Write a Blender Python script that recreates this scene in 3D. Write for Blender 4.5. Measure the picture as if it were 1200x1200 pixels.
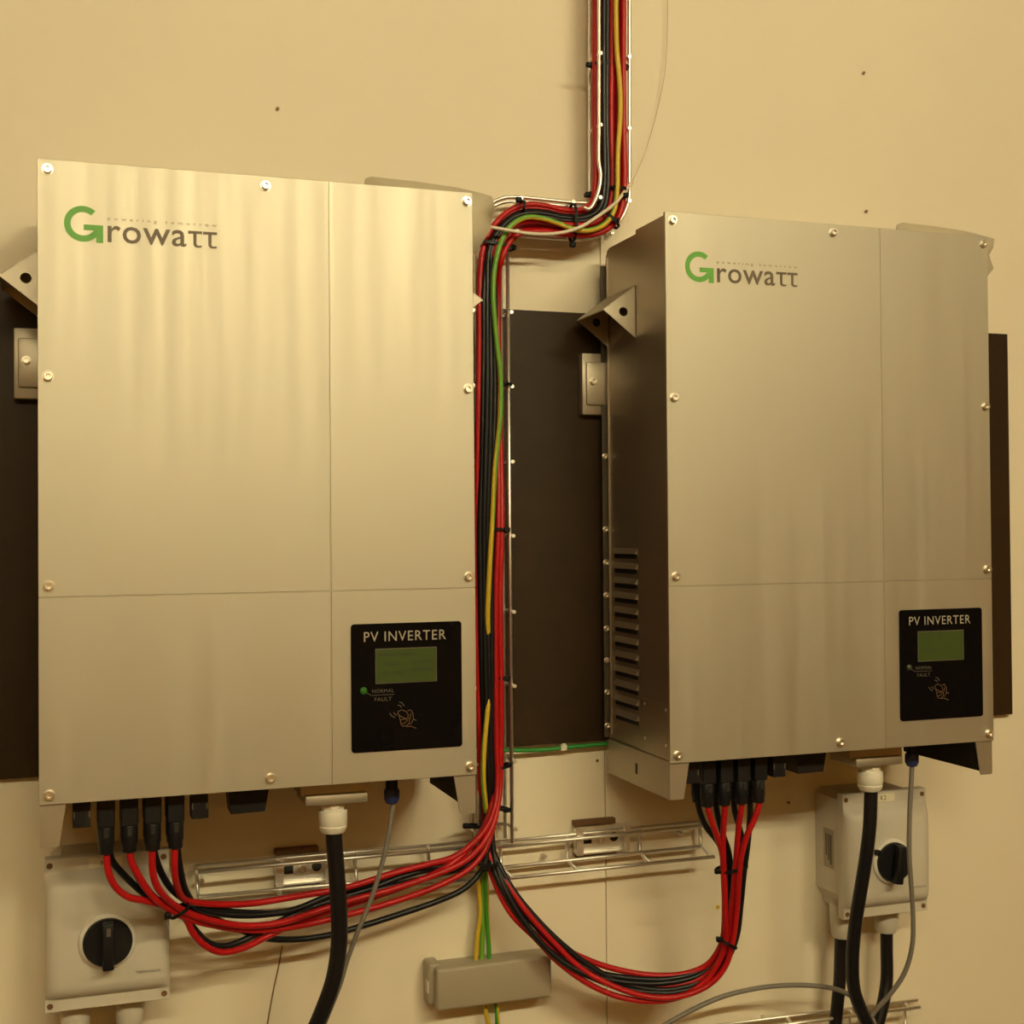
import bpy, bmesh, math, random
from mathutils import Vector, Matrix
random.seed(7)
for o in list(bpy.data.objects): bpy.data.objects.remove(o)
S = bpy.context.scene
C = S.collection

# ------------------------------------------------------------------ camera, world, lights, exposure
CAM = (0.0288, -1.5006, 0.2922); YAW, PIT, ROL, F = -0.32889, 0.014127, 0.008066, 1530.74
cd = bpy.data.cameras.new('camera'); co = bpy.data.objects.new('camera', cd); C.objects.link(co)
cd.sensor_width = 36.0; cd.sensor_fit = 'HORIZONTAL'; cd.lens = 36.0 * F / 1200; cd.clip_start = 0.05
Rz = Matrix.Rotation(YAW, 3, 'Z'); Rx = Matrix.Rotation(PIT, 3, 'X'); Ry = Matrix.Rotation(ROL, 3, 'Y')
MCAM = Rz @ Rx @ Ry                         # columns: right, forward, up
r_, f_, u_ = MCAM.col[0], MCAM.col[1], MCAM.col[2]
M4 = Matrix((r_, u_, -f_)).transposed().to_4x4(); M4.translation = Vector(CAM)
co.matrix_world = M4
S.camera = co

w = bpy.data.worlds.new('world'); S.world = w; w.use_nodes = True
w.node_tree.nodes['Background'].inputs[0].default_value = (1.0, 0.72, 0.36, 1)
w.node_tree.nodes['Background'].inputs[1].default_value = 0.02
S.view_settings.view_transform = 'Standard'; S.view_settings.look = 'None'
S.view_settings.gamma = 1; S.view_settings.use_curve_mapping = False
S.view_settings.exposure = 0.0

WALLY = 0.235
ROOM = (-2.6, 3.6, -4.6, WALLY, -1.3, 1.75)       # x0 x1 y0 y1 z0 z1
# bare fluorescent tubes under the ceiling: (x, y, length, radiance)
LAMPCOL = (1.0, 0.885, 0.535)
LAMPS = [(1.35, -2.75, 1.2, 300.0), (-0.1, -2.9, 1.2, 225.0), (-1.6, -2.8, 1.2, 40.0)]

# ------------------------------------------------------------------ pixel + depth -> point (calibrated camera)
def P(px, py, Y):
    d = MCAM @ Vector(((px - 600) / F, 1, -(py - 600) / F))
    t = (Y - CAM[1]) / d.y
    return Vector(CAM) + t * d

# ------------------------------------------------------------------ materials
MATS = {}
def mat(name, col, rough=0.5, metal=0.0, noise=0.0, nscale=(20, 20, 20), bump=0.0, bscale=300, spec=0.5, emit=None, alpha=None, rvar=0.0):
    m = bpy.data.materials.new(name); m.use_nodes = True; MATS[name] = m
    nt = m.node_tree; b = nt.nodes['Principled BSDF']
    b.inputs['Base Color'].default_value = (*col, 1)
    b.inputs['Roughness'].default_value = rough
    b.inputs['Metallic'].default_value = metal
    b.inputs['Specular IOR Level'].default_value = spec
    if emit:
        b.inputs['Emission Color'].default_value = (*emit[0], 1); b.inputs['Emission Strength'].default_value = emit[1]
    if alpha is not None: b.inputs['Alpha'].default_value = alpha
    if noise or bump or rvar:
        tc = nt.nodes.new('ShaderNodeTexCoord'); mp = nt.nodes.new('ShaderNodeMapping')
        mp.inputs['Scale'].default_value = nscale
        nt.links.new(tc.outputs['Object'], mp.inputs[0])
        nz = nt.nodes.new('ShaderNodeTexNoise'); nz.inputs['Scale'].default_value = 1.0; nz.inputs['Detail'].default_value = 5
        nt.links.new(mp.outputs[0], nz.inputs['Vector'])
        if noise:
            mx = nt.nodes.new('ShaderNodeMix'); mx.data_type = 'RGBA'
            mx.inputs[6].default_value = (*[max(0, c * (1 - noise)) for c in col], 1)
            mx.inputs[7].default_value = (*[min(1, c * (1 + noise)) for c in col], 1)
            nt.links.new(nz.outputs['Fac'], mx.inputs[0]); nt.links.new(mx.outputs[2], b.inputs['Base Color'])
        if rvar:
            mr = nt.nodes.new('ShaderNodeMapRange')
            mr.inputs['From Min'].default_value = 0.3; mr.inputs['From Max'].default_value = 0.7
            mr.inputs['To Min'].default_value = rough - rvar; mr.inputs['To Max'].default_value = rough + rvar
            nt.links.new(nz.outputs['Fac'], mr.inputs['Value']); nt.links.new(mr.outputs[0], b.inputs['Roughness'])
        if bump:
            n2 = nt.nodes.new('ShaderNodeTexNoise'); n2.inputs['Scale'].default_value = bscale; n2.inputs['Detail'].default_value = 3
            nt.links.new(tc.outputs['Object'], n2.inputs['Vector'])
            bp = nt.nodes.new('ShaderNodeBump'); bp.inputs['Strength'].default_value = bump; bp.inputs['Distance'].default_value = 0.001
            nt.links.new(n2.outputs['Fac'], bp.inputs['Height']); nt.links.new(bp.outputs[0], b.inputs['Normal'])
    return m
mat('wall', (0.84, 0.76, 0.60), 0.6, noise=0.035, nscale=(3, 3, 3), bump=0.08, bscale=120)
mat('wall_room', (0.38, 0.215, 0.055), 0.7, noise=0.03)
mat('floor', (0.07, 0.034, 0.009), 0.6, noise=0.1)
mat('ceiling', (0.52, 0.41, 0.23), 0.8, noise=0.02)
mat('board', (0.030, 0.016, 0.006), 0.5, spec=0.2, noise=0.25, nscale=(30, 30, 30), bump=0.15, bscale=400)
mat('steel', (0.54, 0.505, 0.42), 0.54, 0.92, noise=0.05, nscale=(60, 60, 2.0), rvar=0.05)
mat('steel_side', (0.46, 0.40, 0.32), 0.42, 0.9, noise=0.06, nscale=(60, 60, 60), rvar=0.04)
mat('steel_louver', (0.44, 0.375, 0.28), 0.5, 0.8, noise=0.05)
mat('bracket_steel', (0.47, 0.42, 0.34), 0.48, 0.8, noise=0.06, nscale=(40, 40, 40))
mat('dark_steel', (0.10, 0.08, 0.055), 0.5, 0.5, noise=0.1)
mat('screw', (0.90, 0.86, 0.78), 0.34, 1.0, noise=0.03)
mat('zinc', (0.95, 0.92, 0.87), 0.42, 1.0, noise=0.06, nscale=(60, 60, 60))
mat('hole', (0.012, 0.010, 0.008), 0.7, noise=0.1)
mat('black_plastic', (0.008, 0.008, 0.010), 0.42, spec=0.3, noise=0.1)
mat('black_cable', (0.007, 0.007, 0.009), 0.38, spec=0.35, noise=0.15)
mat('red_cable', (0.45, 0.008, 0.010), 0.38, spec=0.35, noise=0.08)
mat('tie', (0.005, 0.005, 0.006), 0.5, spec=0.2, noise=0.1)
mat('grey_cable', (0.20, 0.18, 0.155), 0.5, noise=0.06)
mat('white_cable', (0.80, 0.72, 0.58), 0.45, noise=0.04)
mat('green_cable', (0.03, 0.26, 0.04), 0.4, noise=0.06)
mat('string', (0.60, 0.50, 0.34), 0.7, noise=0.05)
mat('gland', (0.80, 0.76, 0.66), 0.4, noise=0.02)
mat('blue_nut', (0.022, 0.03, 0.12), 0.4, noise=0.1)
mat('box_grey', (0.62, 0.58, 0.50), 0.45, noise=0.02, bump=0.05, bscale=500)
mat('box_ring', (0.80, 0.77, 0.70), 0.4, noise=0.02)
mat('cover_grey', (0.37, 0.32, 0.24), 0.45, noise=0.03)
mat('panel_black', (0.003, 0.003, 0.004), 0.2, noise=0.1, spec=0.12)
mat('lcd', (0.046, 0.074, 0.020), 0.25, noise=0.12, nscale=(90, 90, 90), emit=((0.12, 0.19, 0.03), 0.02))
mat('lcd_text', (0.012, 0.018, 0.008), 0.5, noise=0.05)
mat('print_white', (0.40, 0.36, 0.29), 0.5, noise=0.03)
mat('print_dim', (0.11, 0.095, 0.075), 0.5, noise=0.03)
mat('print_orange', (0.15, 0.08, 0.035), 0.5, noise=0.03)
mat('logo_green', (0.13, 0.42, 0.06), 0.5, noise=0.03)
mat('logo_brown', (0.13, 0.095, 0.065), 0.5, noise=0.03)
mat('logo_dim', (0.24, 0.18, 0.11), 0.5, noise=0.03)
mat('led_on', (0.03, 0.12, 0.015), 0.12, noise=0.02, emit=((0.2, 0.7, 0.08), 0.035))
mat('led_off', (0.05, 0.06, 0.04), 0.2, noise=0.02)
mat('film', (0.72, 0.64, 0.47), 0.35, noise=0.08, nscale=(60, 10, 10), alpha=0.7)
mat('wood', (0.16, 0.075, 0.03), 0.6, noise=0.3, nscale=(10, 60, 60))
mat('pencil', (0.22, 0.12, 0.05), 0.8, noise=0.1)
mat('label_tape', (0.80, 0.74, 0.55), 0.5, noise=0.02)
mat('lamp_body', (0.7, 0.68, 0.6), 0.5, noise=0.02)
for i_, l_ in enumerate(LAMPS): mat('tube_glow_%d' % i_, (0.9, 0.85, 0.7), 0.4, noise=0.01, emit=(LAMPCOL, l_[3]))
# green / yellow earth wire: two halves of the sheath, slowly twisting (uses the tube's UVs)
def earth_mat(name, twist, off, ycol=(0.62, 0.42, 0.03), gcol=(0.05, 0.30, 0.03)):
    m = bpy.data.materials.new(name); m.use_nodes = True; MATS[name] = m
    nt = m.node_tree; b = nt.nodes['Principled BSDF']; b.inputs['Roughness'].default_value = 0.4
    uv = nt.nodes.new('ShaderNodeUVMap'); sp = nt.nodes.new('ShaderNodeSeparateXYZ'); nt.links.new(uv.outputs[0], sp.inputs[0])
    a = nt.nodes.new('ShaderNodeMath'); a.operation = 'MULTIPLY_ADD'; a.inputs[1].default_value = twist
    nt.links.new(sp.outputs[1], a.inputs[0]); nt.links.new(sp.outputs[0], a.inputs[2])
    o = nt.nodes.new('ShaderNodeMath'); o.operation = 'ADD'; o.inputs[1].default_value = off; nt.links.new(a.outputs[0], o.inputs[0])
    fr = nt.nodes.new('ShaderNodeMath'); fr.operation = 'FRACT'; nt.links.new(o.outputs[0], fr.inputs[0])
    g = nt.nodes.new('ShaderNodeMath'); g.operation = 'GREATER_THAN'; g.inputs[1].default_value = 0.5; nt.links.new(fr.outputs[0], g.inputs[0])
    mx = nt.nodes.new('ShaderNodeMix'); mx.data_type = 'RGBA'; mx.inputs[6].default_value = (*ycol, 1); mx.inputs[7].default_value = (*gcol, 1)
    nt.links.new(g.outputs[0], mx.inputs[0]); nt.links.new(mx.outputs[2], b.inputs['Base Color'])
earth_mat('earth_a', 1.1, 0.03, (0.66, 0.44, 0.03), (0.15, 0.36, 0.03)); earth_mat('earth_b', 1.2, 0.1); earth_mat('earth_c', 1.2, 0.45)

# ------------------------------------------------------------------ object helpers
def link(name, me, m, parent=None, smooth=False, loc=None):
    o = bpy.data.objects.new(name, me); C.objects.link(o)
    if m and not me.materials: me.materials.append(MATS[m])
    if smooth:
        for p in me.polygons: p.use_smooth = True
    if parent: o.parent = parent
    if loc: o.location = loc
    return o
def tag(o, label, cat, group=None):
    o['label'] = label; o['category'] = cat
    if group: o['group'] = group
    return o
def thing(name, label, cat, loc=(0, 0, 0), group=None):
    o = bpy.data.objects.new(name, None); C.objects.link(o); o.location = loc; o.empty_display_size = 0.05
    return tag(o, label, cat, group)
def struct(o): o['kind'] = 'structure'; return o
def obj(name, bm, m, parent=None, smooth=False, loc=None):
    bmesh.ops.recalc_face_normals(bm, faces=bm.faces[:])
    me = bpy.data.meshes.new(name); bm.to_mesh(me); bm.free()
    o = link(name, me, m, parent, smooth, loc)
    if smooth == 'auto':
        me.set_sharp_from_angle(angle=math.radians(35))
    return o
def box(bm, x0, x1, y0, y1, z0, z1, bev=0.0, seg=2):
    r = bmesh.ops.create_cube(bm, size=1.0)
    for v in r['verts']:
        v.co = Vector((x0 + (v.co.x + .5) * (x1 - x0), y0 + (v.co.y + .5) * (y1 - y0), z0 + (v.co.z + .5) * (z1 - z0)))
    if bev:
        es = list({e for v in r['verts'] for e in v.link_edges})
        bmesh.ops.bevel(bm, geom=es, offset=bev, segments=seg, profile=0.5, affect='EDGES')
def bx(name, m, parent, *a, bev=0.0, seg=2, loc=None):
    bm = bmesh.new(); box(bm, *a, bev=bev, seg=seg); return obj(name, bm, m, parent, 'auto' if bev else False, loc)
def prism(bm, pts, y0, y1, axis='y'):
    """extrude a 2-D outline between two planes. axis y: pts=(x,z); axis x: pts=(y,z); axis z: pts=(x,y)"""
    def mk(p, t):
        return {'y': (p[0], t, p[1]), 'x': (t, p[0], p[1]), 'z': (p[0], p[1], t)}[axis]
    a = [bm.verts.new(mk(p, y0)) for p in pts]; b = [bm.verts.new(mk(p, y1)) for p in pts]
    n = len(pts)
    bm.faces.new(a); bm.faces.new(b[::-1])
    for i in range(n): bm.faces.new((a[i], b[i], b[(i + 1) % n], a[(i + 1) % n]))
def lathe(bm, prof, c=(0, 0, 0), axis='z', n=20, ns=None):
    """prof = [(radius, height)...]; axis z (up) or y (height towards -y, out of the wall)"""
    rings = []
    for r, h in prof:
        ring = []
        for i in range(n):
            a = 2 * math.pi * i / n
            if axis == 'z': p = (c[0] + r * math.cos(a), c[1] + r * math.sin(a), c[2] + h)
            elif axis == 'y': p = (c[0] + r * math.cos(a), c[1] - h, c[2] + r * math.sin(a))
            else: p = (c[0] - h, c[1] + r * math.cos(a), c[2] + r * math.sin(a))
            ring.append(bm.verts.new(p))
        rings.append(ring)
    for a, b in zip(rings, rings[1:]):
        for i in range(n): bm.faces.new((a[i], a[(i + 1) % n], b[(i + 1) % n], b[i]))
    if prof[0][0] > 1e-6: bm.faces.new(rings[0])
    if prof[-1][0] > 1e-6: bm.faces.new(rings[-1][::-1])
    bmesh.ops.remove_doubles(bm, verts=bm.verts[:], dist=1e-6)
def lat(name, m, parent, prof, c=(0, 0, 0), axis='z', n=20):
    bm = bmesh.new(); lathe(bm, prof, c, axis, n); return obj(name, bm, m, parent, 'auto')
def catmull(pts, k=6):
    pts = [Vector(p) for p in pts]
    if len(pts) < 3: return pts
    Q = [2 * pts[0] - pts[1]] + pts + [2 * pts[-1] - pts[-2]]
    out = []
    for i in range(1, len(Q) - 2):
        p0, p1, p2, p3 = Q[i - 1:i + 3]
        d01 = max((p1 - p0).length, 1e-6) ** .5; d12 = max((p2 - p1).length, 1e-6) ** .5; d23 = max((p3 - p2).length, 1e-6) ** .5
        m1 = (p2 - p1) + d12 * ((p1 - p0) / d01 - (p2 - p0) / (d01 + d12))
        m2 = (p2 - p1) + d12 * ((p3 - p2) / d23 - (p3 - p1) / (d12 + d23))
        for j in range(k):
            t = j / k; t2 = t * t; t3 = t2 * t
            out.append((2 * t3 - 3 * t2 + 1) * p1 + (t3 - 2 * t2 + t) * m1 + (-2 * t3 + 3 * t2) * p2 + (t3 - t2) * m2)
    out.append(pts[-1]); return out
def tube_mesh(name, path, r, n=8):
    vs, fs, uvs = [], [], []
    T = []
    for i in range(len(path)):
        a = path[max(i - 1, 0)]; b = path[min(i + 1, len(path) - 1)]; T.append((b - a).normalized())
    up = Vector((0, -1, 0))
    if abs(T[0].dot(up)) > .95: up = Vector((1, 0, 0))
    N = (up - T[0] * up.dot(T[0])).normalized(); L = 0; Ls = []
    for i, p in enumerate(path):
        if i: L += (p - path[i - 1]).length
        Ls.append(L)
        N = (N - T[i] * N.dot(T[i])).normalized(); B = T[i].cross(N)
        for j in range(n):
            a = 2 * math.pi * j / n; vs.append(p + r * (math.cos(a) * N + math.sin(a) * B))
    for i in range(len(path) - 1):
        for j in range(n):
            k = (j + 1) % n
            fs.append((i * n + j, i * n + k, (i + 1) * n + k, (i + 1) * n + j))
            uvs += [(j / n, Ls[i]), ((j + 1) / n, Ls[i]), ((j + 1) / n, Ls[i + 1]), (j / n, Ls[i + 1])]
    fs.append(tuple(range(n))[::-1]); uvs += [(0, 0)] * n
    b0 = (len(path) - 1) * n; fs.append(tuple(range(b0, b0 + n))); uvs += [(0, L)] * n
    me = bpy.data.meshes.new(name); me.from_pydata(vs, [], fs)
    ul = me.uv_layers.new(name='UVMap')
    for i, c in enumerate(uvs): ul.data[i].uv = c
    for p in me.polygons: p.use_smooth = len(p.vertices) == 4
    return me
def tube(name, pts, r, m, parent=None, n=8, k=6, smooth=True):
    path = catmull(pts, k) if smooth else [Vector(p) for p in pts]
    return link(name, tube_mesh(name, path, r, n), m, parent)
def cable(name, px, r, m, label, cat='cable', group=None, k=5, n=8):
    return tag(tube(name, [P(*p) for p in px], r, m, None, n, k), label, cat, group)
def text_mesh(name, s, m, parent, x0, x1, z0, z1, y, spacing=1.0, thick=0.0):
    """flat lettering fitted into a rectangle of the x-z plane, facing -y"""
    cu = bpy.data.curves.new(name, 'FONT'); cu.body = s; cu.space_character = spacing; cu.resolution_u = 3; cu.offset = thick
    to = bpy.data.objects.new(name + '_tmp', cu); C.objects.link(to)
    bpy.context.view_layer.update()
    me = bpy.data.meshes.new_from_object(to.evaluated_get(bpy.context.evaluated_depsgraph_get()))
    bpy.data.objects.remove(to); bpy.data.curves.remove(cu)
    xs = [v.co.x for v in me.vertices]; ys = [v.co.y for v in me.vertices]
    ax, bx_ = min(xs), max(xs); ay, by = min(ys), max(ys)
    for v in me.vertices:
        v.co = Vector((x0 + (v.co.x - ax) / (bx_ - ax) * (x1 - x0), y, z0 + (v.co.y - ay) / (by - ay) * (z1 - z0)))
    me.name = name; me.materials.clear()
    return link(name, me, m, parent)
def copy_tree(o, parent=None):
    c = o.copy(); C.objects.link(c); c.parent = parent
    for ch in o.children: copy_tree(ch, c)
    return c

# ------------------------------------------------------------------ the room
x0, x1, y0, y1, z0, z1 = ROOM
SEAM = 0.7585
wb = struct(bx('wall_back', 'wall', None, x0, x1, WALLY + 0.004, WALLY + 0.1, z0, z1))
bx('wall_panel', 'wall', wb, x0, SEAM - 0.0011, WALLY, WALLY + 0.004, z0, z1)
bx('wall_panel', 'wall', wb, SEAM + 0.0011, x1, WALLY, WALLY + 0.004, z0, z1)
struct(bx('wall_left', 'wall_room', None, x0 - 0.1, x0, y0, WALLY + 0.1, z0, z1))
struct(bx('wall_right', 'wall_room', None, x1, x1 + 0.1, y0, WALLY + 0.1, z0, z1))
struct(bx('wall_front', 'wall_room', None, x0 - 0.1, x1 + 0.1, y0 - 0.1, y0, z0, z1))
struct(bx('floor', 'floor', None, x0 - 0.1, x1 + 0.1, y0 - 0.1, WALLY + 0.1, z0 - 0.1, z0))
struct(bx('ceiling', 'ceiling', None, x0 - 0.1, x1 + 0.1, y0 - 0.1, WALLY + 0.1, z1, z1 + 0.1))
for i, (lx, ly, ll, lw) in enumerate(LAMPS):
    t = thing('ceiling_lamp', ['bare tube lamp on the ceiling in front of the right inverter', 'bare tube lamp on the ceiling behind the camera', 'bare tube lamp on the ceiling at the left of the room'][i], 'lamp', (lx, ly, z1), 'ceiling tube lamps')
    bx('lamp_housing', 'lamp_body', t, -ll / 2 - .03, ll / 2 + .03, -0.035, 0.035, -0.05, 0, bev=0.005)
    for sx in (-1, 1): bx('tube_holder', 'lamp_body', t, sx * (ll / 2 + .015) - .012, sx * (ll / 2 + .015) + .012, -.018, .018, -.115, -.05, bev=.003)
    tube('lamp_tube', [(-ll / 2, 0, -.09), (ll / 2, 0, -.09)], .016, 'tube_glow_%d' % i, t, 12, smooth=False)

# black backing board behind both inverters
tag(bx('backing_board', 'board', None, -0.26, 1.4600, 0.222, WALLY, -0.008, 0.601, bev=0.0008, seg=1),
    'long black backing board on the wall behind both inverters', 'board')

# ------------------------------------------------------------------ inverter
W, H = 0.4937, 0.70
VX, HZ = 0.3185, 0.2235
def cap_screw(parent, x, y, z, s=1.0, axis='y', name='screw'):
    o = lat(name, 'screw', parent, [(0.0062 * s, 0), (0.0062 * s, .0008 * s), (.0050 * s, .0008 * s), (.0050 * s, .0046 * s), (.0044 * s, .0052 * s), (.0025 * s, .0052 * s), (.0023 * s, .0024 * s), (0, .0024 * s)], (x, y, z), axis, 18)
    return o
def ribbon(bm, pts, wd, y):
    """flat printed stroke in the x-z plane"""
    pts = [Vector((p[0], 0, p[1])) for p in pts]; L = []
    for i, p in enumerate(pts):
        t = (pts[min(i + 1, len(pts) - 1)] - pts[max(i - 1, 0)]).normalized(); nrm = Vector((-t.z, 0, t.x)) * wd / 2
        L.append((bm.verts.new((p.x + nrm.x, y, p.z + nrm.z)), bm.verts.new((p.x - nrm.x, y, p.z - nrm.z))))
    for a, b in zip(L, L[1:]): bm.faces.new((a[0], a[1], b[1], b[0]))

def make_inverter():
    inv = thing('solar_inverter', 'brushed steel inverter', 'inverter', (0, 0, 0), 'wall mounted solar inverters')
    # case
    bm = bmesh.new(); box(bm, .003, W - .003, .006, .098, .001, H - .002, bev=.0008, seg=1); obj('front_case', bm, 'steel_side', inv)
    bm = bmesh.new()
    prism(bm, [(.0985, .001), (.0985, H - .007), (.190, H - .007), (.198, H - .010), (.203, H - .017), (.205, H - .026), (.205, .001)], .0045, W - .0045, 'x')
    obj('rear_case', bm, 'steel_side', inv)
    bm = bmesh.new(); box(bm, -.0035, W + .0035, .2035, .2055, .004, H - .03); rf = obj('rear_flange', bm, 'dark_steel', inv)
    for z in (.02, .067, .112, .157, .204, .25, .297, .40):
        cap_screw(rf, .0005, .2035, z, .7)
    # raised rim line along the rear edge of the side
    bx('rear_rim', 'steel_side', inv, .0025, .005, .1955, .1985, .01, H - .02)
    # louvres
    bm = bmesh.new(); prism(bm, [(0, 0), (-.0045, -.0075), (-.0042, -.0083), (0, -.0083)], 0, .078, 'y')
    lme = None
    for i in range(12):
        z = .271 - .0203 * i
        if lme is None:
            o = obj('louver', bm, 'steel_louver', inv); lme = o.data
        else: o = link('louver', lme, None, inv)
        o.location = (.0046, .1035, z)
        bx('slot', 'hole', o, -.0011, -.0002, .002, .076, -.0145, -.0083)
    bx('louver_frame', 'steel_side', inv, .0036, .0048, .0990, .1000, .02, .30)
    ap = bx('access_plate', 'steel_side', inv, .0012, .0034, .007, .086, .014, .073, bev=.0006, seg=1)
    for y, z in ((.014, .066), (.078, .066), (.014, .021), (.078, .021)):
        lat('rivet', 'screw', ap, [(.0022, 0), (.0018, .0008), (0, .0010)], (.0012, y, z), 'x', 10)
    # front cover: back plate, four panels divided by scored lines
    fc = bx('front_cover', 'steel', inv, 0.0005, W - .0005, .0009, .006, .0005, H - .0005)
    g = .0005
    for a, b, c, d in ((0, VX - g, HZ + g, H), (VX + g, W, HZ + g, H), (0, VX - g, 0, HZ - g), (VX + g, W, 0, HZ - g)):
        bx('cover_panel', 'steel', fc, a, b, 0, .003, c, d, bev=.0004, seg=1)
    for x, z in ((.0105, .689), (.246, .689), (.4865, .689), (.0105, .4635), (.4862, .463), (.0105, .2365), (.4855, .2375), (.0105, .0105), (.248, .0125), (.4853, .0105)):
        cap_screw(inv, x, 0, z)
    # logo
    yp = -.0004
    bm = bmesh.new(); cx, cz, R0, R1 = .0470, .6318, .0128, .0197; n = 40
    a0, a1 = math.radians(48), math.radians(318); prev = None
    for i in range(n + 1):
        a = a0 + (a1 - a0) * i / n
        q = (bm.verts.new((cx + R1 * math.cos(a), yp, cz + R1 * math.sin(a))), bm.verts.new((cx + R0 * math.cos(a), yp, cz + R0 * math.sin(a))))
        if prev: bm.faces.new((prev[0], prev[1], q[1], q[0]))
        prev = q
    v = [bm.verts.new((x, yp, z)) for x, z in ((.0478, .6312), (.0682, .6312), (.0682, .6118), (.0608, .6118), (.0608, .6175), (.0556, .6222), (.0585, .6250), (.0478, .6250))]
    bm.faces.new(v); obj('logo_letter', bm, 'logo_green', inv)
    text_mesh('logo_lettering', 'rowa', 'logo_brown', inv, .0728, .1575, .6130, .6318, yp, 1.06, .009)
    for x in (.1592, .1757):
        bm = bmesh.new()
        bm.faces.new([bm.verts.new((x + a, yp, z)) for a, z in ((0, .6318), (.0155, .6318), (.0155, .6286), (.0094, .6286), (.0092, .6175), (.0100, .6160), (.0118, .6155), (.0150, .6160), (.0150, .6136), (.0110, .6130), (.0076, .6137), (.0058, .6160), (.0056, .6286), (0, .6282))])
        obj('logo_lettering', bm, 'logo_brown', inv)
    text_mesh('tagline', 'powering tomorrow', 'logo_dim', inv, .0728, .1910, .6366, .6412, yp, 1.9, .005)
    # display panel
    rr = []
    for (cx_, cz_), a_ in (((.4755 - .004, .1845 - .004), 0), ((.3415 + .004, .1845 - .004), 90), ((.3415 + .004, .0350 + .004), 180), ((.4755 - .004, .0350 + .004), 270)):
        for k in range(6):
            th = math.radians(a_ + 18 * k); rr.append((cx_ + .004 * math.cos(th), cz_ + .004 * math.sin(th)))
    bm = bmesh.new(); prism(bm, rr, -.0012, .0005, 'y'); dp = obj('display_panel', bm, 'panel_black', inv)
    yd = -.0015
    text_mesh('lettering', 'PV INVERTER', 'print_white', dp, .3568, .4560, .1635, .1750, yd, 1.12)
    bx('screen_bezel', 'print_dim', dp, .3702, .4446, yd - .0001, -.001, .1140, .1550, bev=.0001, seg=1)
    lcd = bx('screen', 'lcd', dp, .3711, .4437, yd - .0004, yd, .1149, .1541)
    bm = bmesh.new(); ribbon(bm, [(.3595, .1045), (.3650, .1010), (.3925, .1010)], .0006, yd); obj('printed_line', bm, 'print_dim', dp)
    text_mesh('lettering', 'NORMAL', 'print_dim', dp, .3662, .3922, .1036, .1078, yd, 1.1)
    text_mesh('lettering', 'FAULT', 'print_dim', dp, .3690, .3895, .0938, .0982, yd, 1.1)
    # knocking hand pictogram
    s = .96e-3 / 12; hx, hz = .3405, .1177      # zoomed drawing -> panel
    def q(L): return [(hx + a * s, hz - b * s) for a, b in L]
    bm = bmesh.new()
    for L in ([(700, 470), (760, 440), (830, 470), (860, 520), (850, 580), (790, 560), (720, 520), (700, 470)],
              [(720, 520), (740, 590), (800, 580), (850, 580)], [(740, 590), (745, 640), (800, 640), (850, 600)],
              [(745, 640), (770, 680), (830, 680), (870, 650), (880, 560)], [(850, 460), (900, 450), (930, 500), (940, 580), (910, 640), (880, 660)],
              [(900, 500), (890, 560), (870, 600)], [(830, 690), (900, 690), (980, 725)], [(940, 590), (985, 610)]):
        ribbon(bm, q(L), .00085, yd)
    obj('hand_pictogram', bm, 'print_orange', dp)
    bm = bmesh.new()
    for L in ([(720, 325), (770, 340), (800, 390)], [(700, 370), (740, 380), (760, 410)], [(580, 480), (610, 525), (660, 550)], [(640, 470), (655, 500), (690, 520)]):
        ribbon(bm, q(L), .0009, yd)
    obj('motion_marks', bm, 'print_dim', dp)
    # side skirts under the case
    for sgn in (0, 1):
        bm = bmesh.new()
        X = lambda t: t if not sgn else W - t
        box(bm, min(X(.001), X(.0028)), max(X(.001), X(.0028)), .004, .203, -.0465, .0015)
        prism(bm, [(X(.001), .001), (X(.028), .001), (X(.0205), -.0445), (X(.019), -.0465), (X(.003), -.0465), (X(.001), -.0445)], .003, .0048, 'y')
        sk = obj('side_skirt', bm, 'bracket_steel', inv)
        bx('skirt_dark_face', 'hole', sk, min(X(.0028), X(.0036)), max(X(.0028), X(.0036)), .006, .202, -.0460, .0005)  # near-black sheet added to darken the skirt's inner face
        bx('slot', 'hole', sk, min(X(.0004), X(.0012)), max(X(.0004), X(.0012)), .103, .1085, -.031, -.017)
    # DC connectors under the case: front row and rear row
    for y in (.0365, .0620):
        for i in range(4):
            x = .0698 + .0252 * i; dz = 0 if y < .05 else .001
            bm = bmesh.new(); box(bm, x - .0095, x + .0095, y - .0095, y + .0095, -.036, .001, bev=.002)
            cn = obj('connector', bm, 'black_plastic', inv)
            lat('plug', 'black_plastic', cn, [(.0080, -.034), (.0092, -.036), (.0092, -.0555), (.0084, -.0585), (.0078, -.0655), (.0058, -.0665), (0, -.0665)], (x, y, dz), 'z', 16)
            bx('latch', 'hole', cn, x - .003, x + .003, y - .0108, y - .0085, -.047, -.036, bev=.0008, seg=1)
    for x in (.0440, .1715):
        bm = bmesh.new(); box(bm, x - .0095, x + .0095, .026, .046, -.033, .001, bev=.0012); so = obj('spare_socket', bm, 'black_plastic', inv)
        for d in (-1, 1): bx('latch', 'print_dim', so, x + d * .008 - .0006, x + d * .008 + .0006, .0252, .026, -.022, -.015)
    bm = bmesh.new(); prism(bm, [(.2045, .001), (.2535, .001), (.2470, -.0330), (.2080, -.0335)], .040, .075, 'y'); obj('dc_switch', bm, 'black_plastic', inv)
    bx('gland_box', 'steel_side', inv, .289, .372, .040, .095, -.019, .001)
    bx('gland_plate', 'bracket_steel', inv, .2935, .3675, .032, .097, -.0295, -.018, bev=.001)
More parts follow.
